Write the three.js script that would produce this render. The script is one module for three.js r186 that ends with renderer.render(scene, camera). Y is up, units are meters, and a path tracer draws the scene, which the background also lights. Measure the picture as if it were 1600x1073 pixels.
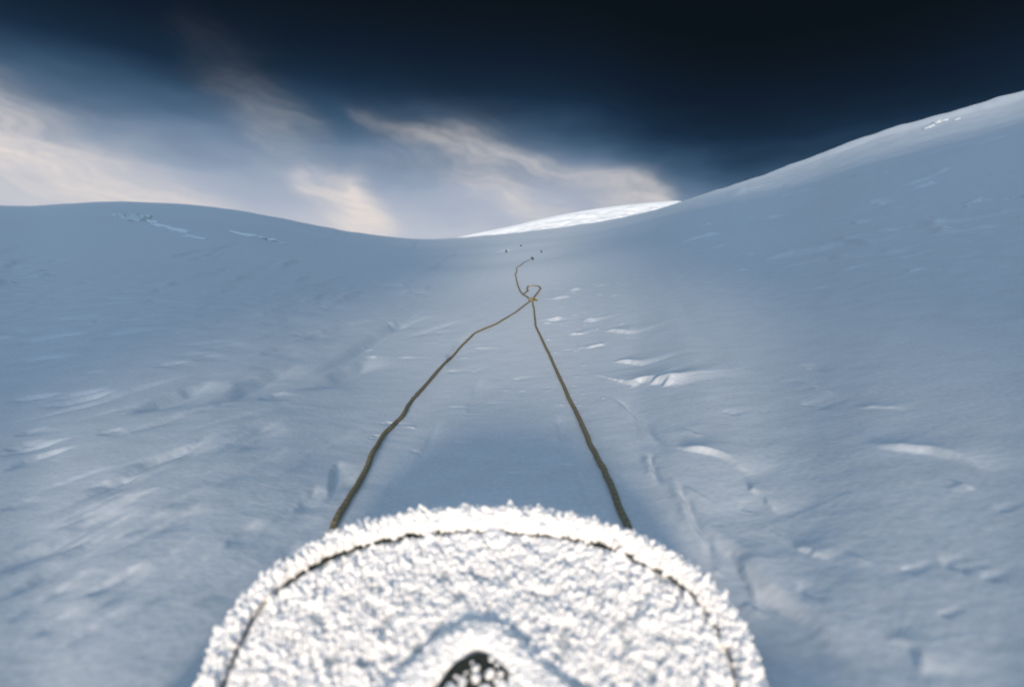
import * as THREE from 'three';
import { mergeVertices } from 'three/addons/utils/BufferGeometryUtils.js';

// ------------------------------------------------------------------ camera
const F = 890, EYE = 0.28, PITCH = THREE.MathUtils.degToRad(2.3);
const scene = new THREE.Scene();
const camera = new THREE.PerspectiveCamera(2 * Math.atan(536.5 / F) * 180 / Math.PI, 1600 / 1073, 0.02, 3000);
camera.position.set(0, EYE, 0);
camera.rotation.x = -PITCH;
camera.focus = 1.6;
camera.userData.fStop = 3.6;

// ------------------------------------------------------------------ helpers: noise, ramps
const D2R = Math.PI / 180;
const clamp = (x, a = 0, b = 1) => Math.min(b, Math.max(a, x));
const sstep = (a, b, x) => { const t = clamp((x - a) / (b - a)); return t * t * (3 - 2 * t); };
const lerp = (a, b, t) => a + (b - a) * t;
function mulberry(a) { return () => { a |= 0; a = a + 0x6D2B79F5 | 0; let t = Math.imul(a ^ a >>> 15, 1 | a); t = t + Math.imul(t ^ t >>> 7, 61 | t) ^ t; return ((t ^ t >>> 14) >>> 0) / 4294967296; }; }
const rnd0 = mulberry(11), PERM = new Uint8Array(512), GX = new Float64Array(256), GY = new Float64Array(256);
{ const p = [...Array(256).keys()]; for (let i = 255; i > 0; i--) { const j = Math.floor(rnd0() * (i + 1)); [p[i], p[j]] = [p[j], p[i]]; } for (let i = 0; i < 512; i++) PERM[i] = p[i & 255]; for (let i = 0; i < 256; i++) { const a = rnd0() * 6.28318; GX[i] = Math.cos(a); GY[i] = Math.sin(a); } }
function noise(x, y) {
  const xi = Math.floor(x), yi = Math.floor(y), fx = x - xi, fy = y - yi, X = xi & 255, Y = yi & 255;
  const u = fx * fx * fx * (fx * (fx * 6 - 15) + 10), v = fy * fy * fy * (fy * (fy * 6 - 15) + 10);
  const a = PERM[PERM[X] + Y], b = PERM[PERM[X + 1] + Y], c = PERM[PERM[X] + Y + 1], d = PERM[PERM[X + 1] + Y + 1];
  const n0 = GX[a] * fx + GY[a] * fy, n1 = GX[b] * (fx - 1) + GY[b] * fy, n2 = GX[c] * fx + GY[c] * (fy - 1), n3 = GX[d] * (fx - 1) + GY[d] * (fy - 1);
  return 1.5 * (n0 + u * (n1 - n0) + v * (n2 - n0 + u * (n0 - n1 - n2 + n3)));
}
const fbm = (x, y, o = 4) => { let s = 0, a = 1, t = 0; for (let i = 0; i < o; i++) { s += a * noise(x, y); t += a; a *= 0.5; x = x * 2.03 + 17.1; y = y * 2.03 + 9.7; } return s / t; };
// smooth curve through [x, y] knots (Hermite)
function curve(k) {
  const m = k.map((p, i) => { const a = k[Math.max(0, i - 1)], b = k[Math.min(k.length - 1, i + 1)]; return (b[1] - a[1]) / (b[0] - a[0]); });
  return (x) => {
    if (x <= k[0][0]) return k[0][1];
    if (x >= k[k.length - 1][0]) return k[k.length - 1][1];
    let i = 0; while (x > k[i + 1][0]) i++;
    const h = k[i + 1][0] - k[i][0], t = (x - k[i][0]) / h, t2 = t * t, t3 = t2 * t;
    return (2 * t3 - 3 * t2 + 1) * k[i][1] + (t3 - 2 * t2 + t) * h * m[i] + (3 * t2 - 2 * t3) * k[i + 1][1] + (t3 - t2) * h * m[i + 1];
  };
}

// ------------------------------------------------------------------ sun and sky
const SUN_EL = 3 * D2R, SUN_AZ = 2 * D2R;      // low behind the photographer, a little to the left
const sunDir = new THREE.Vector3(-Math.sin(SUN_AZ) * Math.cos(SUN_EL), Math.sin(SUN_EL), Math.cos(SUN_AZ) * Math.cos(SUN_EL));
const sun = new THREE.DirectionalLight(new THREE.Color().setRGB(1, 0.84, 0.66), 4.3);
sun.position.copy(sunDir).multiplyScalar(60); sun.castShadow = true; sun.shadow.radius = 14;
sun.shadow.mapSize.set(2048, 2048);
Object.assign(sun.shadow.camera, { left: -60, right: 60, top: 60, bottom: -60, near: 1, far: 260 });
scene.add(sun, sun.target);

const lin = (c) => c.map((v) => { v /= 255; return v <= 0.04045 ? v / 12.92 : ((v + 0.055) / 1.055) ** 2.4; });
const RAMP = [[4, [184, 191, 205]], [8.5, [187, 193, 206]], [12, [156, 169, 190]], [15.5, [106, 128, 154]], [18.5, [54, 80, 106]], [21, [25, 45, 66]], [24, [18, 30, 46]], [29, [12, 20, 27]], [45, [11, 18, 25]], [90, [11, 18, 25]]].map(([e, c]) => [e, lin(c)]);
const ramp = (h) => { h = clamp(h, 4, 89.9); let i = 0; while (h > RAMP[i + 1][0]) i++; const t = (h - RAMP[i][0]) / (RAMP[i + 1][0] - RAMP[i][0]); return [0, 1, 2].map((c) => RAMP[i][1][c] * (RAMP[i + 1][1][c] / RAMP[i][1][c]) ** t); };
const bankShift = curve([[-180, 0], [-60, 0.5], [-42, 0.6], [-20, 0.6], [0, 0.2], [8, -0.8], [15, -3.2], [22, -4.8], [32, -5], [60, -4], [180, 0]]);
// cloud wisps as strokes over the sky: azimuth, elevation, half width, strength
const WISPS = [
  [[-60, 18, 2.4, 0.5], [-45, 13.8, 2.1, 0.8], [-37, 11.4, 1.8, 0.82], [-29, 9.4, 1.5, 0.6]],
  [[-20.2, 12.6, 0.5, 0.5], [-17.6, 12.4, 0.7, 0.85], [-15.6, 11.6, 1.1, 0.95], [-14, 9.6, 1.2, 0.85]],
  [[-19, 10.8, 1.0, 0.25], [-15.5, 9.6, 1.6, 0.55]],
  [[-15, 18.4, 0.5, 0.1], [-10, 17.5, 0.5, 0.26], [-5, 16.7, 0.6, 0.38], [0, 15.9, 0.6, 0.32], [6.3, 14.2, 0.55, 0.33], [11, 12.8, 0.7, 0.4], [15.6, 11.3, 0.6, 0.42]],
  [[-31, 25, 1.1, 0.0], [-28, 22, 1.4, 0.02], [-25.5, 20, 1.6, 0.06], [-22.8, 17.4, 1.6, 0.18], [-20.5, 14.6, 1.4, 0.12]],
  [[-5, 14.2, 0.9, 0.18], [-2.2, 13.2, 1.0, 0.4], [-0.2, 12.3, 0.9, 0.46], [2.4, 10.6, 1.0, 0.45], [5, 9.6, 1, 0.4]],
  [[-12, 16.6, 1.6, 0.08], [-2, 15, 1.9, 0.16], [8, 12.4, 1.6, 0.16], [13, 11, 1.2, 0.14]],
  [[9, 12, 0.8, 0.2], [14.6, 11.4, 0.6, 0.38]],
];
function wisp(az, el) {
  const wob = fbm(az * 0.1 + 3, el * 0.2, 3), a = az + wob * 3, e = el + fbm(az * 0.11 + 40, el * 0.3 + 7, 4) * 1.6;
  let keep = 1;
  for (const w of WISPS) {
    let best = 0;
    for (let i = 0; i + 1 < w.length; i++) {
      const p = w[i], q = w[i + 1], dx = q[0] - p[0], dy = q[1] - p[1];
      const t = clamp(((a - p[0]) * dx + (e - p[1]) * dy) / (dx * dx + dy * dy));
      const d = Math.hypot(a - p[0] - dx * t, e - p[1] - dy * t) / lerp(p[2], q[2], t);
      best = Math.max(best, lerp(p[3], q[3], t) * Math.exp(-d * d * 0.42));
    }
    keep *= 1 - clamp(best * (0.88 + 0.42 * fbm(a * 0.3 + e * 0.5, e * 1.1 + a * 0.25, 4) + 0.5 * fbm(a * 0.35 + e * 0.2 + 9, e * 2.6 + a * 0.55, 4)), 0, 0.92);
  }
  return 1 - keep;
}
const BRIGHT = lin([229, 220, 215]), REAR = [0.30, 0.445, 0.625];
const REAR_STRENGTH = 1.4;  // out-of-view sky behind the camera, set bright to light the valley snow
const glow = new THREE.Vector3(-Math.sin(SUN_AZ), 0.42, Math.cos(SUN_AZ)).normalize();
{
  const W = 2048, H = 1024, data = new Float32Array(W * H * 4);
  for (let y = 0; y < H; y++) for (let x = 0; x < W; x++) {
    const phi = ((x + 0.5) / W - 0.5) * 2 * Math.PI, el = ((y + 0.5) / H - 0.5) * 180, c = Math.cos(el * D2R);
    const dx = Math.cos(phi) * c, dy = Math.sin(el * D2R), dz = Math.sin(phi) * c, az = Math.atan2(dx, -dz) / D2R, e = Math.max(el, 0);
    const soft = fbm(az * 0.09 + e * 0.12, e * 0.28 - az * 0.03, 4);
    let col = ramp(e - bankShift(az) + soft * 1.6 * sstep(30, 12, e) );
    const m = (Math.abs(az) < 75 ? wisp(az, e) : 0);
    col = col.map((v, i) => lerp(v, BRIGHT[i], m));
    const w = sstep(-0.25, 0.9, dx * glow.x + dy * glow.y + dz * glow.z), haze = 1 + 0.18 * fbm(dx * 3 + dy * 2, dz * 3 + dy, 4);
    for (let i = 0; i < 3; i++) data[(y * W + x) * 4 + i] = lerp(col[i], REAR[i] * REAR_STRENGTH * haze, w);
    data[(y * W + x) * 4 + 3] = 1;
  }
  const sky = new THREE.DataTexture(data, W, H, THREE.RGBAFormat, THREE.FloatType);
  sky.mapping = THREE.EquirectangularReflectionMapping; sky.magFilter = THREE.LinearFilter; sky.needsUpdate = true;
  scene.background = sky; scene.environment = sky;
}

const renderer = new THREE.WebGLRenderer({ antialias: true });
renderer.setSize(1024, 686);
renderer.toneMapping = THREE.LinearToneMapping;
renderer.toneMappingExposure = 1;
renderer.shadowMap.enabled = true;

// ------------------------------------------------------------------ tags and materials
const used = {};
const numbered = (n) => { const k = used[n] = (used[n] ?? -1) + 1; return k ? `${n}_${String(k).padStart(3, '0')}` : n; };
function tag(o, label, category, group, kind) { if (label) o.userData.label = label; if (category) o.userData.category = category; if (group) o.userData.group = group; if (kind) o.userData.kind = kind; return o; }
function mesh(name, geometry, material, parent = scene) { const m = new THREE.Mesh(geometry, material); m.name = parent === scene ? numbered(name) : name; m.castShadow = m.receiveShadow = true; parent.add(m); return m; }
function thing(name, label, category, group) { const g = new THREE.Group(); g.name = numbered(name); scene.add(g); return tag(g, label, category, group); }
const rgb = (r, g, b) => new THREE.Color().setRGB(r, g, b);
function texture(n, fn, srgb) {
  const d = new Uint8Array(n * n * 4);
  for (let y = 0; y < n; y++) for (let x = 0; x < n; x++) { const c = fn(x, y, n); for (let i = 0; i < 3; i++) d[(y * n + x) * 4 + i] = clamp(Math.round((Array.isArray(c) ? c[i] : c) * 255), 0, 255); d[(y * n + x) * 4 + 3] = 255; }
  const t = new THREE.DataTexture(d, n, n); t.wrapS = t.wrapT = THREE.RepeatWrapping; t.magFilter = THREE.LinearFilter; t.minFilter = THREE.LinearMipmapLinearFilter; t.generateMipmaps = true; t.needsUpdate = true; if (srgb) t.colorSpace = THREE.SRGBColorSpace; return t;
}
// tileable noise: periodic blend of four copies
const pnoise = (x, y, per) => {
  const xi = Math.floor(x), yi = Math.floor(y), fx = x - xi, fy = y - yi, X = ((xi % per) + per) % per, Y = ((yi % per) + per) % per, X1 = (X + 1) % per, Y1 = (Y + 1) % per, u = fx * fx * (3 - 2 * fx), v = fy * fy * (3 - 2 * fy);
  const g = (ix, iy, dx, dy) => { const k = PERM[PERM[ix & 255] + (iy & 255)]; return GX[k] * dx + GY[k] * dy; };
  return 1.5 * lerp(lerp(g(X, Y, fx, fy), g(X1, Y, fx - 1, fy), u), lerp(g(X, Y1, fx, fy - 1), g(X1, Y1, fx - 1, fy - 1), u), v); };
const tiled = (x, y, n, s) => { let t = 0, a = 1, p = s; for (let o = 0; o < 3; o++) { t += a * pnoise(x / n * p, y / n * p, p); a *= 0.5; p *= 2; } return t / 1.5; };
const snowBump = texture(512, (x, y, n) => 0.5 + 0.3 * tiled(x, y, n, 70) + 0.3 * tiled(x, y, n, 12));
const snowTone = texture(512, (x, y, n) => { const t = 0.93 + 0.09 * tiled(x, y, n, 80) + 0.06 * tiled(x, y, n, 8); return [t, t, t]; });
const SNOW = rgb(0.82, 0.84, 0.865);
const snowMat = new THREE.MeshStandardMaterial({ color: SNOW, roughness: 0.85, bumpMap: snowBump, bumpScale: 0.0006, map: snowTone });
const farSnowMat = new THREE.MeshStandardMaterial({ color: SNOW, roughness: 0.9 });
const rimeMat = new THREE.MeshStandardMaterial({ color: rgb(0.93, 0.915, 0.91), roughness: 0.7 });

// ------------------------------------------------------------------ ground shape
function ray(px, py) { const x = (px - 800) / F, y = -(py - 536.5) / F, c = Math.cos(PITCH), s = Math.sin(PITCH); return [x, y * c - s, y * s + c]; }   // right, up, forward
const skyline = [[0, 317], [40, 318], [80, 315], [130, 312], [190, 311.5], [250, 314], [310, 318], [370, 326], [430, 336], [490, 349], [545, 359], [600, 366], [650, 369.5], [700, 369], [745, 366], [800, 360.5], [860, 354], [930, 345], [985, 334], [1040, 320], [1080, 306], [1140, 286], [1200, 266], [1260, 242], [1320, 220], [1380, 199], [1440, 182], [1500, 165], [1560, 149], [1600, 138]]
  .map(([x, y]) => { const [X, U, f] = ray(x, y); return [Math.atan2(X, f), U / Math.hypot(X, f)]; });
const slopeRaw = curve([[-Math.PI, -0.145], [-2.3, -0.1], [-1.57, 0.03], [-1.1, 0.13], ...skyline, [1.0, 0.335], [1.57, 0.22], [2.3, 0.0], [Math.PI, -0.145]]);
const slopeTable = Float64Array.from({ length: 1441 }, (_, i) => { let t = 0, w = 0; for (let k = -14; k <= 14; k++) { const g = Math.exp(-k * k / 46), a = (i - 720 + k) * Math.PI / 720; t += g * slopeRaw(Math.atan2(Math.sin(a), Math.cos(a))); w += g; } return t / w; });
const slopeAt = (th) => { const u = clamp((th / Math.PI + 1) * 720, 0, 1439.999), i = Math.floor(u), f = u - i, g = (k) => slopeTable[clamp(k, 0, 1440)], a = g(i - 1), b = g(i), c = g(i + 1), d = g(i + 2); return b + 0.5 * f * (c - a + f * (2 * a - 5 * b + 4 * c - d + f * (3 * (b - c) + d - a))); };
const CREST = 120;
const addedWallTop = curve([[0, 0], [9, 0], [30, 4], [100, 16], [290, 44], [420, 46]]);   // added walls out of view behind the camera, climbing away, shading the valley
function macro(th, r) {
  const rim = sstep(0.25, 0.5, th) * (1 - sstep(0.9, 1.2, th));
  const t = r / CREST;
  let s = slopeAt(th) - rim * (0.026 * (1 - sstep(0.6, 1, t)) + 0.009 * (1 - sstep(0.93, 1, t)));
  const dish = 0.21 * (1 - Math.exp(-r / 1.5));               // the slope steepens gently away from the sledge
  const sx = r * Math.sin(th), sf = r * Math.cos(th);
  let h = r * s - dish - 0.02 * Math.exp(-((sx / 0.34) ** 4)) * sstep(0.85, 0.45, sf);
  if (r > CREST && Math.abs(th) < 1.9) h = CREST * s - dish + (r - CREST) * s * 0.2 - (r - CREST) * (r - CREST) * 0.0022;
  const side = th > 0 ? sstep(1.75, 2.3, th) : sstep(-1.45, -1.95, th);
  if (side > 0 && r > 2) {                                    // added walls behind, shading the valley; their gap lets sun onto the sledge
    const q = Math.abs(sx * Math.cos(SUN_AZ) - sf * Math.sin(SUN_AZ)), w = 0.13 + 0.05 * r, addedWall = side * sstep(w, w * 1.25 + 0.1, q);
    h = lerp(h, 3.5 + 0.3 * Math.sin(th * 9) + addedWallTop(r), addedWall * sstep(4, 9, r));
  }
  return h;
}
function at(px, py) {                                         // where a sight line meets the smooth slope
  const [X, U, f] = ray(px, py), th = Math.atan2(X, f), k = Math.hypot(X, f), ta = U / k;
  let lo = 0.05, hi = CREST * 0.98;
  for (let i = 0; i < 60; i++) { const m = Math.sqrt(lo * hi); if (EYE + ta * m > macro(th, m)) lo = m; else hi = m; }
  return { x: lo * Math.sin(th), f: lo * Math.cos(th), r: lo };
}
// relief features that can be told apart: a path, the height in photo pixels, how it is shaped
const FEATURES = [];
function feature(kind, hpx, pts, o = {}) {
  const cc = new THREE.CatmullRomCurve3(pts.map(([x, y]) => { const p = at(x, y); return new THREE.Vector3(p.x, p.f, 0); }), false, 'centripetal'), P = cc.getPoints((pts.length - 1) * 4).map((p) => ({ x: p.x, f: p.y, r: Math.hypot(p.x, p.y) })), n = P.length;
  const L = [0]; for (let i = 1; i < n; i++) L.push(L[i - 1] + Math.hypot(P[i].x - P[i - 1].x, P[i].f - P[i - 1].f));
  const r = P.reduce((s, p) => s + p.r, 0) / n, len = L[n - 1], A = hpx * (kind === 'lee' ? 1 : r > 3.5 ? 1.5 : 1) * r / F, w = Math.max((kind === 'lee' ? 0.016 : 0.009) * r, kind === 'lee' ? A * 1.9 : (o.w ?? 1.5) * A), back = Math.min((o.back ?? (kind === 'lee' ? 8 : 5)) * A, len * 0.4), reach = Math.max(w, back) * 2.5;
  
  FEATURES.push({ kind, P, L, A, w, back, len: L[n - 1], x0: Math.min(...P.map((p) => p.x)) - reach, x1: Math.max(...P.map((p) => p.x)) + reach, f0: Math.min(...P.map((p) => p.f)) - reach, f1: Math.max(...P.map((p) => p.f)) + reach, seed: FEATURES.length * 13.7, soft: o.soft ?? 0.85, rough: o.rough ?? (kind === 'lee' ? 0.12 : 0.3) });
}
// streaks at the left whose far sides fall away into shade
feature('lee', 12, [[450, 598], [520, 566], [590, 526], [662, 481]]);
feature('lee', 6, [[445, 539], [510, 519], [560, 506], [610, 500]]);
feature('lee', 5, [[0, 624], [50, 617], [100, 611]]);
feature('lee', 6, [[50, 636], [90, 626], [130, 615], [190, 605]]);
feature('lee', 6, [[0, 661], [60, 648], [150, 622], [230, 598], [300, 580]]);
feature('lee', 14, [[195, 646], [240, 626], [290, 606], [335, 586]]);
feature('lee', 15, [[300, 632], [360, 610], [420, 582], [470, 562]]);
feature('lee', 14, [[440, 602], [500, 592], [545, 572], [590, 545]]);
feature('lee', 5, [[400, 618], [425, 608], [446, 601]]);
feature('lee', 10, [[43, 812], [143, 765], [234, 715], [296, 690], [340, 664]], { w: 3 });
feature('lee', 12, [[-30, 905], [72, 847], [158, 794], [215, 764]], { w: 3 });
feature('lee', 10, [[-20, 945], [96, 871], [191, 804]], { w: 3 });
feature('lee', 6, [[0, 735], [60, 708], [130, 690]]);
feature('lee', 6, [[457, 798], [480, 775], [499, 752]]);
feature('lee', 8, [[515, 775], [524, 742], [530, 712]], { w: 2 });
feature('lee', 8, [[585, 806], [619, 746], [657, 708], [688, 648]], { w: 2 });
feature('lee', 4, [[0, 548], [75, 531], [150, 522]]);
feature('lee', 4, [[130, 536], [200, 520], [262, 514]]);
feature('lee', 4, [[0, 575], [60, 560], [130, 553]]);
feature('lee', 3, [[250, 512], [320, 498], [390, 484], [450, 470]]);
feature('lee', 3, [[60, 500], [150, 486], [240, 478]]);
feature('lee', 5, [[395, 905], [430, 880], [470, 835]], { w: 2.5 });
feature('lee', 5, [[700, 575], [708, 545], [735, 515]], { w: 2 });
feature('lee', 5, [[880, 690], [876, 662], [868, 640]], { w: 2 });
feature('lee', 5, [[925, 795], [915, 760], [903, 728]], { w: 2 });
feature('lee', 5, [[730, 650], [742, 610], [752, 585]], { w: 2 });
// ledges and drift crests at the right whose faces turn to the light
feature('groove', 5, [[957, 612], [1003, 651], [1047, 701]], { w: 2.2 });
feature('groove', 5, [[1012, 700], [1024, 728], [1036, 756]], { w: 2 });
feature('groove', 7, [[1052, 735], [1060, 752], [1086, 806], [1113, 861], [1128, 892]], { w: 2 });
feature('scarp', 8, [[1040, 694], [1102, 705], [1140, 718], [1172, 742]]);
feature('scarp', 5, [[1160, 742], [1187, 775], [1218, 806]], { rough: 0.6, back: 4 });
feature('scarp', 15, [[1085, 792], [1112, 836], [1158, 874], [1196, 928], [1252, 966], [1301, 1016], [1340, 1072]], { w: 2.2, back: 6 });
feature('scarp', 7, [[1138, 858], [1165, 905], [1182, 955]], { w: 1.6 });
feature('scarp', 5, [[1230, 855], [1262, 866], [1292, 882]], { w: 2.5 });
feature('scarp', 8, [[1340, 690], [1401, 701], [1456, 707], [1500, 718], [1536, 738]], { w: 1.5 });
feature('scarp', 6, [[1380, 1003], [1405, 1004], [1429, 1015], [1440, 1055]], { w: 2.6, rough: 0.1 });
feature('scarp', 12, [[975, 600], [988, 598], [1002, 592], [1030, 593], [1058, 601]], { rough: 0.8, back: 4 });
feature('scarp', 6, [[953, 562], [980, 562], [1012, 566]]);
feature('scarp', 6, [[940, 515], [960, 516], [986, 519]]);
feature('scarp', 6, [[908, 498], [918, 500], [932, 501]]);
feature('scarp', 4, [[917, 541], [930, 538], [948, 536]]);
feature('scarp', 4, [[885, 518], [900, 519], [916, 519]]);
feature('scarp', 3.5, [[865, 465], [884, 461], [896, 459]]);
feature('scarp', 3, [[886, 449], [910, 447]]);
feature('scarp', 4, [[846, 503], [862, 502]]);
feature('scarp', 4, [[868, 498], [880, 492]]);
feature('scarp', 3, [[1330, 636], [1370, 634], [1420, 637]]);
feature('scarp', 6, [[1178, 408], [1240, 400], [1300, 391]]);
feature('scarp', 6, [[1195, 422], [1240, 416], [1281, 409], [1320, 407], [1356, 408]]);
feature('scarp', 4, [[1290, 379], [1330, 382], [1373, 388]]);
feature('scarp', 5, [[1410, 357], [1440, 354], [1468, 356]]);
feature('scarp', 4, [[1355, 369], [1380, 365], [1408, 360]]);
feature('scarp', 5, [[1465, 367], [1490, 361]]);
feature('scarp', 4, [[1430, 371], [1480, 366], [1540, 358], [1596, 346]]);
feature('scarp', 3.5, [[1365, 399], [1390, 397], [1412, 395]]);
feature('scarp', 3, [[1155, 424], [1172, 420]]);
feature('scarp', 3.5, [[1049, 386], [1090, 377], [1142, 367]]);
feature('scarp', 3, [[1135, 310], [1191, 293], [1300, 266]], { rough: 0.9 });
feature('scarp', 2.5, [[1200, 316], [1260, 302], [1280, 296]], { rough: 0.9 });
feature('scarp', 2.5, [[1425, 296], [1475, 282]], { rough: 0.9 });
feature('scarp', 2.5, [[1370, 300], [1420, 290], [1500, 262]], { rough: 0.9 });
feature('scarp', 2.5, [[1500, 245], [1600, 218]], { rough: 0.9 });
feature('scarp', 3, [[1250, 451], [1290, 448]]);
feature('scarp', 3, [[1480, 433], [1550, 434]]);
feature('scarp', 2.5, [[440, 462], [480, 455], [525, 451]]);
feature('scarp', 2.5, [[780, 392], [800, 388], [814, 386]]);
{ const R = mulberry(5);                                          // crumbs of wind crust beside the rope
  for (let i = 0; i < 60; i++) { const y = 440 + 190 * R() ** 1.4, x = 850 + R() * 120 + (y - 440) * 0.45 * R(), l = 3 + R() * 9; feature('scarp', 1.0 + R() * 1.5, [[x, y + R()], [x + l, y - R() * 2]], { rough: 0.8, back: 4 }); }
  for (let i = 0; i < 40; i++) { const y = 500 + 280 * R(), x = 560 + R() * 330, l = 3 + R() * 10; feature(R() < 0.5 ? 'lee' : 'scarp', 1 + R() * 1.4, [[x, y], [x + l, y - R() * 9]], { rough: 0.8, back: 4, w: 1.8 }); }
  for (let i = 0; i < 100; i++) {                                // fine wind carving over the left flank
    const y = 455 + 560 * R() ** 1.15, x = -60 + R() * (y < 620 ? 720 : 560), a = Math.atan2(425 - y, 900 - x) + (R() - 0.5) * 0.16, l = (45 + R() * 110) * (0.5 + (y - 440) / 420);
    feature('lee', 3 + R() * R() * 5 * (0.6 + (y - 440) / 400), [[x, y], [x + l * 0.5 * Math.cos(a), y + l * 0.5 * Math.sin(a) + (R() - 0.5) * 4], [x + l * Math.cos(a), y + l * Math.sin(a)]], { rough: 0.1, soft: 0.6 }); }
  for (let i = 0; i < 60; i++) {                                 // farther up the left flank
    const y = 392 + 130 * R(), x = -40 + R() * 700, l = 20 + R() * 70, a = -0.16 - 0.22 * R() - 0.25 * sstep(0, 600, x);
    feature(R() < 0.65 ? 'lee' : 'scarp', 1.4 + R() * 2.2, [[x, y], [x + l * 0.5, y + l * 0.5 * a], [x + l, y + l * a]], { rough: 0.6 }); }
  for (let i = 0; i < 18; i++) {                                 // and a little at the right
    const y = 520 + 480 * R(), x = 1060 + R() * 560, a = Math.atan2(y - 380, x - 700) + 0.25 * (R() - 0.5), l = 20 + R() * 60;
    feature(R() < 0.5 ? 'lee' : 'scarp', 1.5 + R() * 2, [[x, y], [x - l * Math.cos(a), y - l * Math.sin(a) * 0.8]], { rough: 0.4 }); }
  for (let i = 0; i < 46; i++) { const x = 1060 + R() * 560, y = lerp(300, 470, R()) - (x - 1060) * 0.09, l = 15 + R() * 50; feature('scarp', 1.2 + R() * 1.8, [[x, y], [x + l * 0.5, y - l * 0.1], [x + l, y - l * 0.22]], { rough: 0.9 }); } }
function featureHeight(x, f) {
  let h = 0;
  for (const F0 of FEATURES) {
    if (x < F0.x0 || x > F0.x1 || f < F0.f0 || f > F0.f1) continue;
    let best = 1e9, sd = 0, along = 0;
    const { P, L } = F0;
    for (let i = 0; i + 1 < P.length; i++) {
      const p = P[i], q = P[i + 1], dx = q.x - p.x, df = q.f - p.f, l2 = dx * dx + df * df, t = clamp(((x - p.x) * dx + (f - p.f) * df) / l2);
      const ex = x - p.x - dx * t, ef = f - p.f - df * t, d = ex * ex + ef * ef;
      if (d < best) { best = d; sd = Math.sqrt(d) * (dx * ef - df * ex >= 0 ? 1 : -1); along = (L[i] + t * (L[i + 1] - L[i])) / F0.len; }
    }
    // sd > 0: left of the path as it runs
    const taper = sstep(0, 0.38, along) * sstep(1, 0.62, along) * (best > 0 && (along <= 0 || along >= 1) ? Math.exp(-best / (F0.w * F0.w)) : 1);
    if (taper < 1e-3) continue;
    const n = noise(along * 3.1 + F0.seed, F0.seed), a = F0.A * taper * (1 + F0.rough * n), off = sd + F0.w * F0.rough * (0.9 * noise(along * 4 + F0.seed, 3.1) + 0.3 * noise(along * 9 + F0.seed, sd / F0.back * 2));
    if (F0.kind === 'lee') { const wid = F0.w * (0.25 + 0.75 * Math.sin(Math.PI * clamp(along)) ** 0.8), q = -off / wid; const deep = F0.soft * Math.min(1, 0.55 * F0.w / F0.A); h -= a * deep * sstep(-0.75, 0.1, q) * Math.exp(-Math.max(0, q) / 1.3); }
    else if (F0.kind === 'scarp') h += a * sstep(-F0.w / 2, F0.w / 2, off) * Math.exp(-Math.max(0, off) / F0.back);
    else { const u = off / F0.w; h += a * (-0.9 * Math.exp(-u * u * 6) + 0.55 * Math.exp(-(u + 0.8) * (u + 0.8) * 3)); }
  }
  return h;
}
function relief(x, f, r, cell) {
  const vis = (l) => 1 - sstep(l / 6, l / 2.2, cell);
  const right = sstep(0.15, 0.45, Math.atan2(x, Math.max(f, 0.01)));
  let h = 0, k;
  h += 0.055 * noise(x / 3.1 + 4, f / 4.3) * sstep(0.6, 3, r) + 0.25 * noise(x / 13 + 9, f / 17) * sstep(4, 14, r) + 0.4 * noise(x / 45 + 2, f / 50 + 3) * sstep(14, 50, r) * sstep(CREST * 1.2, CREST * 0.6, r);
  // wind streaks running up the slope, steeper on one flank; turned across the slope at the right
  const ang = lerp(0.14, 1.05, right), c = Math.cos(ang), s = Math.sin(ang), u = x * c - f * s, v = x * s + f * c;
  for (const [l, a, e] of [[2.6, 0.03, 5], [0.8, 0.008, 6], [0.3, 0.0034, 7], [0.11, 0.0005, 8]]) {
    if ((k = vis(l)) <= 0) continue;
    const patch = sstep(-0.25, 0.5, noise(x / (l * 7) + l * 31, f / (l * 12)));
    const wv = noise(u / l + 50, v / (l * e) + 20), w2 = noise((u + 0.28 * l * wv) / l + 50, v / (l * e) + 20);
    h += k * a * (l < 1 ? 1.5 - 1.05 * right : 1) * (0.25 + patch) * w2 * (r < l * 2 ? sstep(0, l * 2, r) : 1);
  }
  for (const [l, a] of [[0.09, 0.0005], [0.035, 0.00035], [0.016, 0.0002]]) if ((k = vis(l)) > 0) h += k * a * noise(x / l + 7, f / l);
  // lumpy broken crust on the steep far rims
  if (r > 6) h += 0.006 * r * right * Math.max(0, fbm(u / (0.06 * r) * 0.35, v / (0.2 * r), 3) - 0.12) * vis(0.05 * r);
  if (r > 20) h += sstep(20, 70, r) * (0.3 * fbm(x / 5, f / 8, 3) * (0.3 + 0.7 * right));
  return h;
}
const height = (x, f) => { const r = Math.hypot(x, f); return macro(Math.atan2(x, f), r) + relief(x, f, r, 0.0064 * r) + featureHeight(x, f); };

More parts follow.
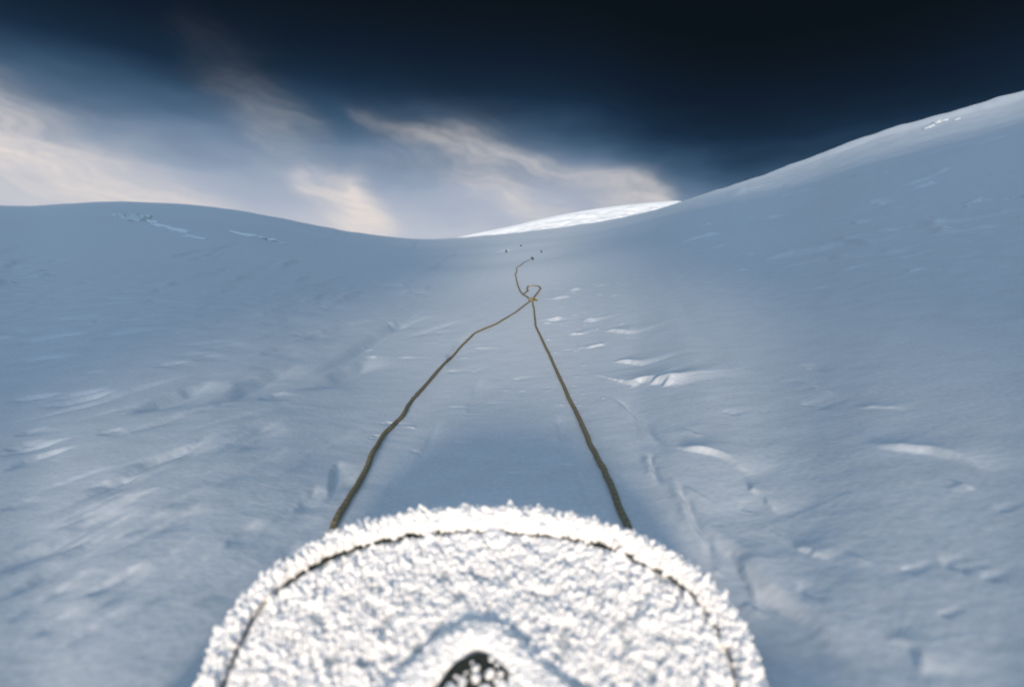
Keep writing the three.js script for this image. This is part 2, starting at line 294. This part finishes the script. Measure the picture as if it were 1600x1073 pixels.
// ------------------------------------------------------------------ rope paths on the snow (their bed is pressed into it)
const leftPts = [[830, 466], [806, 486], [776, 505], [741, 520], [720, 537], [705, 553], [683, 578], [663, 601], [642, 624], [627, 649], [601, 675], [583, 705], [571, 732], [548, 772], [529, 805], [511, 836], [500, 858], [497, 880]];
const rightPts = [[832, 468], [835, 487], [837, 507], [848, 530], [863, 559], [876, 588], [890, 619], [908, 656], [923, 693], [938, 724], [953, 754], [966, 787], [982, 826], [994, 856], [1000, 882]];
const loopPts = [[832, 464], [836, 457], [841, 450], [845, 443.5], [841, 440.6], [833, 440.2], [826, 441], [823.3, 444.5], [825, 448.5], [821, 451.5], [817, 455]];
const leadPts = [[829, 464], [823, 458.5], [817, 454.5], [813, 449.5], [809, 440], [806.5, 430], [805, 426], [807, 423.5], [807.5, 417], [809, 414.5], [814, 411.5], [816, 408], [819, 403.5], [824, 399.5], [829, 397.3], [833, 397]];

{ // --- the snow slope: one sheet, fine in front of the camera, with the added walls behind
  const th = []; for (let a = -180; a < -54; a += (a < -174 ? 0.2 : 3)) th.push(a); for (let a = -54; a < 54; a += 0.125) th.push(a); for (let a = 54; a < 179.9; a += (a > 175.5 ? 0.2 : 3)) th.push(a); th.push(180);
  const rs = [0, 0.08, 0.16]; for (let r = 0.24; r < CREST * 1.04; r *= r < 2.6 ? 1.0034 : 1.0066) rs.push(r); for (let r = CREST * 1.06; r < 420; r *= 1.03) rs.push(r);
  const nT = th.length, nR = rs.length, pos = new Float32Array(nT * nR * 3), uv = new Float32Array(nT * nR * 2), idx = new Uint32Array((nT - 1) * (nR - 1) * 6);
  for (let j = 0; j < nR; j++) for (let i = 0; i < nT; i++) {
    const r = rs[j], a = th[i] * D2R, x = r * Math.sin(a), f = r * Math.cos(a), o = j * nT + i, front = Math.abs(th[i]) < 56;
    pos[o * 3] = x; pos[o * 3 + 2] = -f;
    pos[o * 3 + 1] = macro(a, r) + relief(x, f, r, front ? 0.0064 * r : 0.06 * r) + (front && r > 0.2 ? featureHeight(x, f) : 0);
    uv[o * 2] = x / 0.6; uv[o * 2 + 1] = f / 0.6;
  }
  let q = 0;
  for (let j = 0; j + 1 < nR; j++) for (let i = 0; i + 1 < nT; i++) { const a = j * nT + i, b = a + 1, c = a + nT, d = c + 1; idx[q++] = a; idx[q++] = b; idx[q++] = c; idx[q++] = b; idx[q++] = d; idx[q++] = c; }
  const g = new THREE.BufferGeometry();
  g.setAttribute('position', new THREE.BufferAttribute(pos, 3)); g.setAttribute('uv', new THREE.BufferAttribute(uv, 2)); g.setIndex(new THREE.BufferAttribute(idx, 1)); g.computeVertexNormals();
  tag(mesh('snow_slope', g, snowMat), 'wide blue-grey wind-packed snow slope filling the valley', null, null, 'structure');
}
{ // --- the steep sunlit snowfield that shows behind the saddle
  const top = curve([[560, 420], [640, 392], [700, 374], [735, 366], [800, 352.5], [860, 338.5], [920, 327.5], [980, 319.5], [1030, 315], [1065, 314], [1150, 330], [1300, 380]]);
  const n = 220, rows = 60, pos = [], idx = [];
  for (let j = 0; j <= rows; j++) for (let i = 0; i <= n; i++) {
    const px = lerp(560, 1300, i / n), [X, U, f] = ray(px, top(px)), k = 430 / f, v = j / rows;
    let dep, drop;
    if (v < 0.75) { const s = (0.75 - v) / 0.75; dep = -s * 52; drop = s * 52 * 0.56; } else { const s = (v - 0.75) / 0.25; dep = s * 90; drop = s * s * 30; }
    const x = X * k * (1 + dep / 430), z = 430 + dep, y = EYE + U * k - drop + (j / rows < 0.97 ? 1 : 0) * (2.0 * fbm(x / 14, dep / 7 + 30, 4) + 0.5 * fbm(x / 5 + dep / 6, dep / 3, 3)) * sstep(0.75, 0.6, v);
    pos.push(x, y, -z);
  }
  for (let j = 0; j < rows; j++) for (let i = 0; i < n; i++) { const a = j * (n + 1) + i, b = a + 1, c = a + n + 1, d = c + 1; idx.push(a, b, c, b, d, c); }
  const g = new THREE.BufferGeometry(); g.setAttribute('position', new THREE.Float32BufferAttribute(pos, 3)); g.setIndex(idx); g.computeVertexNormals();
  tag(mesh('far_snowfield', g, farSnowMat), 'bright sunlit snowfield showing behind the saddle at the right', null, null, 'structure');
}

// ------------------------------------------------------------------ ice outcrops
function lump(seed, rx, ry, rz, detail = 3, rough = 0.35) {
  let g = new THREE.IcosahedronGeometry(1, detail); g.deleteAttribute('uv'); g.deleteAttribute('normal'); g = mergeVertices(g, 1e-4); const p = g.attributes.position;
  for (let i = 0; i < p.count; i++) { const x = p.getX(i), y = p.getY(i), z = p.getZ(i), k = 1 + rough * (noise(x * 1.3 + seed, y * 1.3 + z * 0.9) + 0.5 * noise(x * 3 + z * 2.2 + seed * 2, y * 3)); p.setXYZ(i, x * rx * k, y * ry * k, z * rz * k); }
  g.computeVertexNormals(); return g;
}
const iceMat = new THREE.MeshStandardMaterial({ color: rgb(0.76, 0.81, 0.8), roughness: 0.55 });
const crustMat = new THREE.MeshStandardMaterial({ color: rgb(0.87, 0.9, 0.9), roughness: 0.8 });
function outcrop(name, label, category, blocks, material) {
  const t = thing(name, label, category), c = at(blocks[0][0], blocks[0][1]), base = new THREE.Vector3(c.x, height(c.x, c.f), -c.f);
  t.position.copy(base);
  blocks.forEach(([px, py, w, h, lean], i) => {
    const p = at(px, py), s = p.r / F, m = mesh('ice_block', lump(i * 7.3 + px, w * s * 0.5, h * s * 0.45, h * s * 0.7, 4, 0.5), material, t);
    m.position.set(p.x, height(p.x, p.f) - h * s * 0.02, -p.f).sub(base); m.rotation.z = lean ?? 0;
  });
  return t;
}
const jumble = []; { const R = mulberry(9); for (let i = 0; i < 22; i++) { const u = R() - 0.5, v = R() - 0.5; jumble.push([206 + u * 48, 342 + v * 16 + u * 14, 8 + R() * 13, 5 + R() * 8, -0.6 + R()]); } }
outcrop('ice_outcrop', 'jumble of pale broken ice blocks below the left hill crest', 'ice outcrop', jumble, iceMat);
outcrop('snow_ledge', 'pale long snow ledge running right from the ice blocks', 'snow ledge', [[256, 358, 34, 7, -0.22], [280, 362, 40, 8, -0.2], [304, 367, 34, 5, -0.2], [240, 353, 16, 6, -0.3]], crustMat);
outcrop('snow_ledge', 'smooth pale snow ledge standing alone on the left hillside', 'snow ledge', [[385, 367, 46, 7, -0.12], [412, 371, 50, 6, -0.1], [436, 375, 26, 3, -0.1], [366, 363, 22, 3, -0.15]], crustMat);
outcrop('ice_outcrop', 'small bluish ice break just under the right-hand crest', 'ice outcrop', [[1463, 193, 11, 8, 0.5], [1449, 201, 10, 5, 0.3], [1476, 189, 9, 5, 0.3], [1496, 187, 9, 3, 0.25], [1456, 198, 8, 5, 0.1]], iceMat);

// ------------------------------------------------------------------ stones on the upper slope
const stoneMat = new THREE.MeshStandardMaterial({ color: rgb(0.03, 0.032, 0.035), roughness: 0.9 });
for (const [px, py, w, h, label] of [[791, 391, 2.6, 4.5, 'small dark stone at far left, upslope of the rope end'], [846, 389.5, 2.4, 3.4, 'small dark stone upslope to the right of the rope end'], [814, 384.5, 3, 2.2, 'faint low stone on the snow, farthest upslope of the stones']]) {
  const p = at(px, py), s = p.r / F, m = mesh('stone', lump(px, w * s * 0.5, h * s * 0.55, w * s * 0.5, 2, 0.4), stoneMat);
  m.position.set(p.x, height(p.x, p.f) + h * s * 0.3, -p.f); tag(m, label, 'stone');
}

// ------------------------------------------------------------------ tow rope
const ropeTex = (() => { const d = texture(256, (x, y, n) => {
  const u = x / n, v = y / n, k = (u * 3 + v * 2) % 1, k2 = (u * 3 - v * 2 + 10) % 1, strand = Math.min(Math.abs(k - 0.5), Math.abs(k2 - 0.5)) * 2;
  const f = tiled(x, y, n, 26), fl = tiled(x, y, n, 60) > 0.22 ? 0.4 : 1, t = (0.75 + 0.25 * strand + 0.35 * f) * fl;
  return [0.74 * t, 0.67 * t, 0.52 * t]; }, true); return d; })();
const ropeBump = texture(256, (x, y, n) => { const u = x / n, v = y / n, k = (u * 3 + v * 2) % 1, k2 = (u * 3 - v * 2 + 10) % 1; return 0.5 + 0.4 * Math.sin(k * 6.283) * Math.sin(k2 * 6.283) + 0.3 * tiled(x, y, n, 40); });
const ropeMat = new THREE.MeshStandardMaterial({ map: ropeTex, bumpMap: ropeBump, bumpScale: 0.0018, roughness: 0.95 });
const RR = 0.0046;
function ropeGeometry(v, r0 = RR) {
  const c = new THREE.CatmullRomCurve3(v, false, 'centripetal'), len = c.getLength(), n = Math.min(900, Math.max(60, Math.round(len / 0.008))), g = new THREE.TubeGeometry(c, n, r0, 10), uv = g.attributes.uv, p = g.attributes.position, nr = g.attributes.normal;
  for (let i = 0; i < uv.count; i++) { const l = uv.getX(i) * len; const k = 1 + 0.12 * noise(l * 60, uv.getY(i) * 3) ; p.setXYZ(i, p.getX(i) + nr.getX(i) * r0 * (k - 1), p.getY(i) + nr.getY(i) * r0 * (k - 1), p.getZ(i) + nr.getZ(i) * r0 * (k - 1)); uv.setXY(i, l / 0.045, uv.getY(i)); }
  return g;
}
const rope = thing('tow_rope', 'olive-brown hauling rope running from the frosted sledge nose up the snow to a knot', 'rope');
function lay(pts, lift = 0.55, seed = 0) {
  const out = [];
  for (let i = 0; i + 1 < pts.length; i++) for (let k = 0; k < 3; k++) {
    const t = k / 3, p = at(lerp(pts[i][0], pts[i + 1][0], t), lerp(pts[i][1], pts[i + 1][1], t));
    out.push(p);
  }
  out.push(at(...pts[pts.length - 1]));
  return out.map((p, i) => new THREE.Vector3(p.x + 0.002 * noise(i * 0.7 + seed, 3), height(p.x, p.f) + RR * (lift + 0.5 * noise(i * 0.35 + seed, 9)), -p.f));
}
const leftLine = lay(leftPts, 0.75, 1), rightLine = lay(rightPts, 0.75, 20);
for (const [line, sx] of [[leftLine, -1], [rightLine, 1]]) { const e = line[line.length - 1]; line.push(new THREE.Vector3(lerp(e.x, sx * 0.13, 0.7), e.y + 0.012, e.z + 0.05), new THREE.Vector3(sx * 0.12, e.y + 0.025, e.z + 0.12)); }
mesh('strand', ropeGeometry(leftLine), ropeMat, rope); mesh('strand', ropeGeometry(rightLine), ropeMat, rope);
mesh('loop', ropeGeometry(lay(loopPts, 0.9, 5), RR * 1.4), ropeMat, rope);
mesh('lead_line', ropeGeometry(lay(leadPts, 0.9, 8), RR * 1.4), ropeMat, rope);
{ const k = at(831, 466), c = new THREE.Vector3(k.x, height(k.x, k.f) + RR * 2.2, -k.f), pts = [];
  for (let i = 0; i < 60; i++) { const a = i / 60 * Math.PI * 4, rr = 0.011 + 0.005 * Math.cos(1.5 * a); pts.push(new THREE.Vector3(c.x + rr * 1.25 * Math.cos(a), c.y + 0.008 * Math.sin(1.5 * a), c.z + rr * 1.7 * Math.sin(a))); }
  const turns = new THREE.TubeGeometry(new THREE.CatmullRomCurve3(pts, true), 160, RR * 1.35, 8, true);
  mesh('knot', turns, ropeMat, rope);
  const tail = (dx, dz, dy) => new THREE.TubeGeometry(new THREE.CatmullRomCurve3([c.clone(), new THREE.Vector3(c.x + dx * 0.5, c.y + 0.008, c.z + dz * 0.5), new THREE.Vector3(c.x + dx, c.y + dy, c.z + dz)]), 20, RR * 0.8, 8);
  mesh('tail', tail(0.044, 0.01, -0.006), ropeMat, rope); mesh('tail', tail(0.03, 0.07, -0.01), ropeMat, rope); }
{ // dark stake at the far end of the rope
  const p = at(832.5, 398.5), s = p.r / F, t = thing('stake', 'short dark stake in the snow at the far end of the rope', 'stake'); t.position.set(p.x, height(p.x, p.f), -p.f);
  const m = new THREE.MeshStandardMaterial({ color: rgb(0.025, 0.026, 0.03), roughness: 0.6 });
  const sh = mesh('shaft', new THREE.CylinderGeometry(1.0 * s, 0.8 * s, 6 * s, 10), m, t); sh.position.y = 1.2 * s; sh.rotation.z = 0.25;
  const hd = mesh('head', new THREE.CapsuleGeometry(1.4 * s, 2.2 * s, 4, 10), m, t); hd.position.set(-0.6 * s, 3.4 * s, 0); hd.rotation.z = 1.2;
}

// ------------------------------------------------------------------ sledge nose, furred with rime
{
  const S = thing('sledge', 'upturned sledge nose furred with white hoar frost, dark stitched seam round its edge', 'sledge');
  const c = Math.cos(PITCH), s = Math.sin(PITCH);
  const camPoint = (px, py, z) => { const [X, U, f] = ray(px, py); return new THREE.Vector3(X * z, EYE + U * z, -f * z); };
  const bottom = camPoint(757, 1073, 0.383), tip = camPoint(757, 783, 0.535); bottom.x = tip.x = 0;
  const ax = new THREE.Vector3(1, 0, 0), av = tip.clone().sub(bottom).normalize(), an = ax.clone().cross(av);
  const eye = new THREE.Vector3(0, EYE, 0);
  S.position.copy(bottom);
  // outline and seam seen from above the nose, round a centre: angle -> distance, in photo pixels
  const CX = 757, CY = 1085;
  const polar = (pts) => { const k = pts.map(([x, y]) => [Math.atan2(x - CX, CY - y), Math.hypot(x - CX, CY - y)]).sort((a, b) => a[0] - b[0]); const f = curve(k); return f; };
  const rimOut = polar([[278, 1200], [290, 1140], [308, 1083], [333, 1020], [353, 977], [373, 945], [404, 910], [436, 883], [476, 857], [513, 836], [550, 822], [592, 810], [640, 798], [700, 790], [757, 787], [800, 788], [864, 794], [912, 803], [956, 817], [996, 831], [1036, 850], [1070, 874], [1109, 911], [1131, 932], [1153, 970], [1172, 1005], [1187, 1036], [1200, 1078], [1218, 1140], [1228, 1200]]);
  const seamAt = polar([[312, 1200], [324, 1120], [338, 1073], [351, 1041], [367, 1004], [380, 979], [402, 945], [433, 917], [474, 892], [530, 864], [579, 848], [626, 838], [675, 833], [757, 829], [800, 830], [840, 833], [914, 845], [957, 856], [1010, 880], [1046, 899], [1084, 925], [1108, 950], [1131, 979], [1150, 1028], [1161, 1073], [1176, 1120], [1190, 1200]]);
  const BULGE = 0.016;
  function onPlane(px, py, off = 0) {                            // sight line to the nose's plane, lifted by off
    const [X, U, f] = ray(px, py), d = new THREE.Vector3(X, U, -f), o = bottom.clone().addScaledVector(an, off), t = o.clone().sub(eye).dot(an) / d.dot(an);
    return eye.clone().addScaledVector(d, t);
  }
  const px = (a, r) => [CX + r * Math.sin(a), CY - r * Math.cos(a)];
  const A0 = -1.83, A1 = 1.83;
  function panel(a, rho) {                                       // rho 0 at the centre, 1 at the seam
    const b = BULGE * (1 - rho * rho), p = px(a, seamAt(a) * rho);
    return onPlane(p[0], p[1], b).sub(bottom);
  }
  const NA = 300, NRHO = 110, pos = [], uv = [], idx = [];
  for (let j = 0; j <= NRHO; j++) for (let i = 0; i <= NA; i++) {
    const a = lerp(A0, A1, i / NA), rho = Math.max(0.004, j / NRHO), p = panel(a, rho), X = p.dot(ax), V = p.dot(av);
    p.addScaledVector(an, 0.0016 * fbm(X * 130, V * 90, 3) + 0.001 * noise(X * 330, V * 300)); pos.push(p.x, p.y, p.z); uv.push(X / 0.1, V / 0.1);
  }
  for (let j = 0; j < NRHO; j++) for (let i = 0; i < NA; i++) { const a = j * (NA + 1) + i, b = a + 1, d = a + NA + 1, e = d + 1; idx.push(a, b, d, b, e, d); }
  const pg = new THREE.BufferGeometry(); pg.setAttribute('position', new THREE.Float32BufferAttribute(pos, 3)); pg.setAttribute('uv', new THREE.Float32BufferAttribute(uv, 2)); pg.setIndex(idx); pg.computeVertexNormals();
  const clothTex = texture(256, (x, y, n) => { const t = 0.66 + 0.2 * tiled(x, y, n, 16) + 0.12 * tiled(x, y, n, 50); return [t * 0.98, t, t]; });
  const cloth = new THREE.MeshStandardMaterial({ color: rgb(0.85, 0.85, 0.86), map: clothTex, roughness: 0.9 });
  const seamClothHoleShade = new THREE.MeshStandardMaterial({ color: rgb(0.018, 0.024, 0.02), roughness: 0.9 });  // dark seam cloth; also paints the shade of the hole under the strap
  const frostCloth = new THREE.MeshStandardMaterial({ color: rgb(0.84, 0.83, 0.83), roughness: 0.85 });
  const hullMat = new THREE.MeshStandardMaterial({ color: rgb(0.35, 0.37, 0.38), roughness: 0.6 });
  mesh('cover', pg, cloth, S);
  // the padded rim and the seam, as tubes along the edge
  const rimPts = [], seamPts = [], rimMid = (a) => (rimOut(a) + seamAt(a)) / 2 - 5;
  for (let i = 0; i <= 90; i++) { const a = lerp(A0, A1, i / 90), m = px(a, rimMid(a)), q = px(a, seamAt(a) + 1.5); rimPts.push(onPlane(m[0], m[1], 0.003).sub(bottom)); seamPts.push(onPlane(q[0], q[1], 0.0015).sub(bottom)); }
  const rimCurve = new THREE.CatmullRomCurve3(rimPts), seamCurve = new THREE.CatmullRomCurve3(seamPts);
  const rimScale = (t) => 0.68 + 0.34 * Math.sin(Math.PI * clamp(t));
  { const g = new THREE.TubeGeometry(rimCurve, 300, 0.0076, 14), p = g.attributes.position, nr = g.attributes.normal, u = g.attributes.uv; for (let i = 0; i < p.count; i++) { const k = 0.0076 * (rimScale(u.getX(i)) - 1); p.setXYZ(i, p.getX(i) + nr.getX(i) * k, p.getY(i) + nr.getY(i) * k, p.getZ(i) + nr.getZ(i) * k); } mesh('rim', g, frostCloth, S); }
  mesh('seam', new THREE.TubeGeometry(seamCurve, 300, 0.0041, 8), seamClothHoleShade, S);
  // hull below the rim, and the flat deck that runs back
  { const hp = [], hi = [], n = 90, m = 10;
    for (let j = 0; j <= m; j++) for (let i = 0; i <= n; i++) { const r = rimPts[i].clone().add(bottom), v = j / m, fx = r.x * lerp(1, 0.86, v * v), fz = r.z + 0.07 * v * v; hp.push(fx, lerp(r.y - 0.004, Math.min(r.y - 0.006, macro(Math.atan2(fx, -fz), Math.hypot(fx, fz)) - 0.012), Math.sin(v * Math.PI / 2)) - bottom.y, fz - bottom.z); }
    for (let j = 0; j < m; j++) for (let i = 0; i < n; i++) { const a = j * (n + 1) + i, b = a + 1, d = a + n + 1, e = d + 1; hi.push(a, d, b, b, d, e); }
    const g = new THREE.BufferGeometry(); g.setAttribute('position', new THREE.Float32BufferAttribute(hp, 3)); g.setIndex(hi); g.computeVertexNormals(); mesh('hull', g, hullMat, S);
    const sh = new THREE.Shape(); const w = 0.25, l = 1.3, r = 0.06; sh.moveTo(-w, 0); sh.lineTo(w, 0); sh.lineTo(w, l - r); sh.quadraticCurveTo(w, l, w - r, l); sh.lineTo(-w + r, l); sh.quadraticCurveTo(-w, l, -w, l - r); sh.closePath();
    const dk = mesh('deck', new THREE.ExtrudeGeometry(sh, { depth: 0.03, bevelSize: 0.006, bevelThickness: 0.006, bevelSegments: 3 }), cloth, S);
    dk.rotation.x = Math.PI / 2 + 0.145; dk.position.set(0, -0.004, 0.06); }
  // arched strap over a dark sheet painted as the shade inside the hole
  const strapPx = [[585, 1125], [632, 1082], [664, 1050], [692, 1024], [720, 1003], [748, 994], [776, 1003], [800, 1024], [830, 1056], [868, 1090], [915, 1125]];
  const rhoOf = (x, y) => { const a = Math.atan2(x - CX, CY - y); return Math.min(1, Math.hypot(x - CX, CY - y) / seamAt(a)); };
  const surf = (x, y, off = 0) => { const r = rhoOf(x, y); return onPlane(x, y, BULGE * (1 - r * r) + off).sub(bottom); };
  const strapCurve = new THREE.CatmullRomCurve3(strapPx.map(([x, y]) => surf(x, y, 0.0025)));
  { const g = new THREE.TubeGeometry(strapCurve, 200, 0.0098, 22), p = g.attributes.position, nr = g.attributes.normal;
    for (let i = 0; i < p.count; i++) { const v = new THREE.Vector3().fromBufferAttribute(p, i), n = new THREE.Vector3().fromBufferAttribute(nr, i), X = v.dot(ax), V = v.dot(av); v.addScaledVector(n, 0.0016 * noise(X * 90 + n.z, V * 90 + n.y) + 0.0008 * noise(X * 240 + n.z * 2, V * 240 + n.y * 2)); v.addScaledVector(an, -0.004 * Math.max(0, n.dot(an))); p.setXYZ(i, v.x, v.y, v.z); }
    g.computeVertexNormals(); mesh('strap', g, rimeMat, S); }
  { const holePx = [[672, 1095], [688, 1066], [706, 1040], [728, 1026], [748, 1019], [772, 1028], [796, 1050], [822, 1090], [800, 1130], [700, 1130]], v = holePx.map(([x, y]) => surf(x, y, 0.0062)), ctr = surf(752, 1075, 0.0052), hp = [], hi = [];
    const cv = new THREE.CatmullRomCurve3(v, true), n = 60; hp.push(ctr.x, ctr.y, ctr.z); for (let i = 0; i < n; i++) { const q = cv.getPoint(i / n); hp.push(q.x, q.y, q.z); } for (let i = 0; i < n; i++) hi.push(0, 1 + (i + 1) % n, 1 + i);
    const g = new THREE.BufferGeometry(); g.setAttribute('position', new THREE.Float32BufferAttribute(hp, 3)); g.setIndex(hi); g.computeVertexNormals(); mesh('hole_shade', g, seamClothHoleShade, S); }
  // ---- rime: four grain shapes, thousands of grains
  const shapes = [0, 1, 2, 3].map((k) => { const g = lump(31 + k * 17, 1, 1, 1, 3, 0.5); return g; });
  const R = mulberry(77), Q = new THREE.Quaternion(), up = new THREE.Vector3(0, 1, 0), M = new THREE.Matrix4();
  function frost(name, list, material) {
    shapes.forEach((g, k) => {
      const part = list.filter((_, i) => i % 4 === k), im = new THREE.InstancedMesh(g, material, part.length);
      part.forEach((q, i) => { Q.setFromUnitVectors(up, q.n); const tw = new THREE.Quaternion().setFromAxisAngle(up, R() * 6.28); im.setMatrixAt(i, M.compose(q.p, Q.clone().multiply(tw), new THREE.Vector3(0.85 * q.r * (0.8 + 0.4 * R()), 0.85 * q.r * q.l, 0.85 * q.r * (0.8 + 0.4 * R())))); });
      im.name = name; im.userData.kind = 'stuff'; im.castShadow = im.receiveShadow = true; S.add(im);
    });
  }
  const strapSamples = strapCurve.getSpacedPoints(80), nearStrap = (p) => { let d = 9; for (const q of strapSamples) d = Math.min(d, p.distanceTo(q)); return d; };
  const inHole = (x, y) => y > 1015 && Math.abs(x - 752) < 12 + (y - 1015) * 0.85;
  const list = [];
  for (let i = 0; i < 70000 && list.length < 23000; i++) {
    const a = lerp(A0, A1, R()), rho = Math.sqrt(R()) * 0.955, q = px(a, seamAt(a) * rho), p = panel(a, rho);
    if (q[1] > 1110 || inHole(q[0], q[1]) || nearStrap(p) < 0.0088) continue;
    const X = p.dot(ax), V = p.dot(av), clump = fbm(X * 70, V * 55, 2);
    if (clump + 0.55 * (R() - 0.35) < lerp(-0.16, 0.0, sstep(0.95, 0.35, rho))) continue;
    const n = an.clone().addScaledVector(ax, 0.5 * (R() - 0.5)).addScaledVector(av, 0.35 + 0.5 * (R() - 0.5)).normalize();
    const edge = sstep(0.75, 1, rho), r = (0.00095 + 0.0013 * R() * R()) * (1 + 0.35 * edge) * (1 + 0.5 * clump) * (R() < 0.06 ? 1.7 : 1);
    list.push({ p: p.addScaledVector(an, r * 0.1), n, r, l: 1.2 + 1.1 * R() });
  }
  for (let i = 0; i < 34; i++) { const a = (R() - 0.5) * 0.25, rho = 0.9 + 0.06 * R(), p = panel(a, rho); list.push({ p: p.addScaledVector(an, 0.003), n: an, r: 0.003 + 0.003 * R(), l: 1 }); }
  for (let i = 0; i < 120; i++) { const x = 690 + R() * 130, y = 1030 + R() * 60; if (!inHole(x, y) || R() < 0.92 * sstep(1074, 1048, y)) continue; list.push({ p: surf(x, y, 0.005), n: an.clone().addScaledVector(av, R() - 0.5).normalize(), r: 0.0014 + 0.0018 * R(), l: 1.2 }); }
  frost('frost', list, rimeMat);
  const rimList = [];
  for (let i = 0; i < 10500; i++) {
    const t = R(), p = rimCurve.getPointAt(t), tan = rimCurve.getTangentAt(t), out = tan.clone().cross(an).normalize(); if (out.dot(p.clone().sub(panel(0, 0.01))) < 0) out.negate();
    const w = lerp(t < 0.33 ? -1.0 : -1.25, 2.5, R()), n = an.clone().multiplyScalar(Math.cos(w)).addScaledVector(out, Math.sin(w)).normalize(), cl = noise(t * 260, w * 1.5);
    const big = (R() < 0.1 ? 1.6 : 1) * (0.5 + 0.5 * rimScale(t)), r = (0.0011 + 0.0015 * R()) * big * (1 + 0.35 * cl);
    p.addScaledVector(n, (0.0073 + 0.0007 * big) * rimScale(t));
    n.addScaledVector(new THREE.Vector3(R() - 0.5, R() - 0.5, R() - 0.5), 0.8).normalize();
    rimList.push({ p, n, r, l: 1.2 + 1.1 * R() });
  }
  for (let i = 0; i < 1300; i++) { const t = R(), k = 0.5 + 0.5 * noise(t * 60, 4.4), mid = Math.exp(-(((t - 0.53) / 0.16) ** 2)); if (R() > 0.55 * k + 0.6 * mid + 0.25 * sstep(0.5, 0.6, t) * k) continue; const p = seamCurve.getPointAt(t); rimList.push({ p: p.addScaledVector(an, 0.002 + 0.003 * R()).addScaledVector(av, (R() - 0.5) * 0.006).addScaledVector(ax, (R() - 0.5) * 0.006), n: an, r: 0.0015 + 0.0018 * R(), l: 1.2 }); }
  frost('frost', rimList, rimeMat);
  const strapList = [];
  for (let i = 0; i < 2600; i++) {
    const t = R(), bump = R() < 0.2 ? 1.7 : 1, p = strapCurve.getPointAt(t), tan = strapCurve.getTangentAt(t), side = tan.clone().cross(an).normalize(), w = lerp(-1.9, 1.9, R()), n = an.clone().multiplyScalar(Math.cos(w)).addScaledVector(side, Math.sin(w)), r = (0.001 + 0.0012 * R()) * bump;
    p.addScaledVector(side, 0.0103 * Math.sin(w)).addScaledVector(an, 0.0103 * Math.cos(w) - 0.004 * Math.max(0, Math.cos(w)) - 0.0005); strapList.push({ p, n, r, l: 1 });
  }
  frost('frost', strapList, rimeMat);
}

renderer.render(scene, camera);
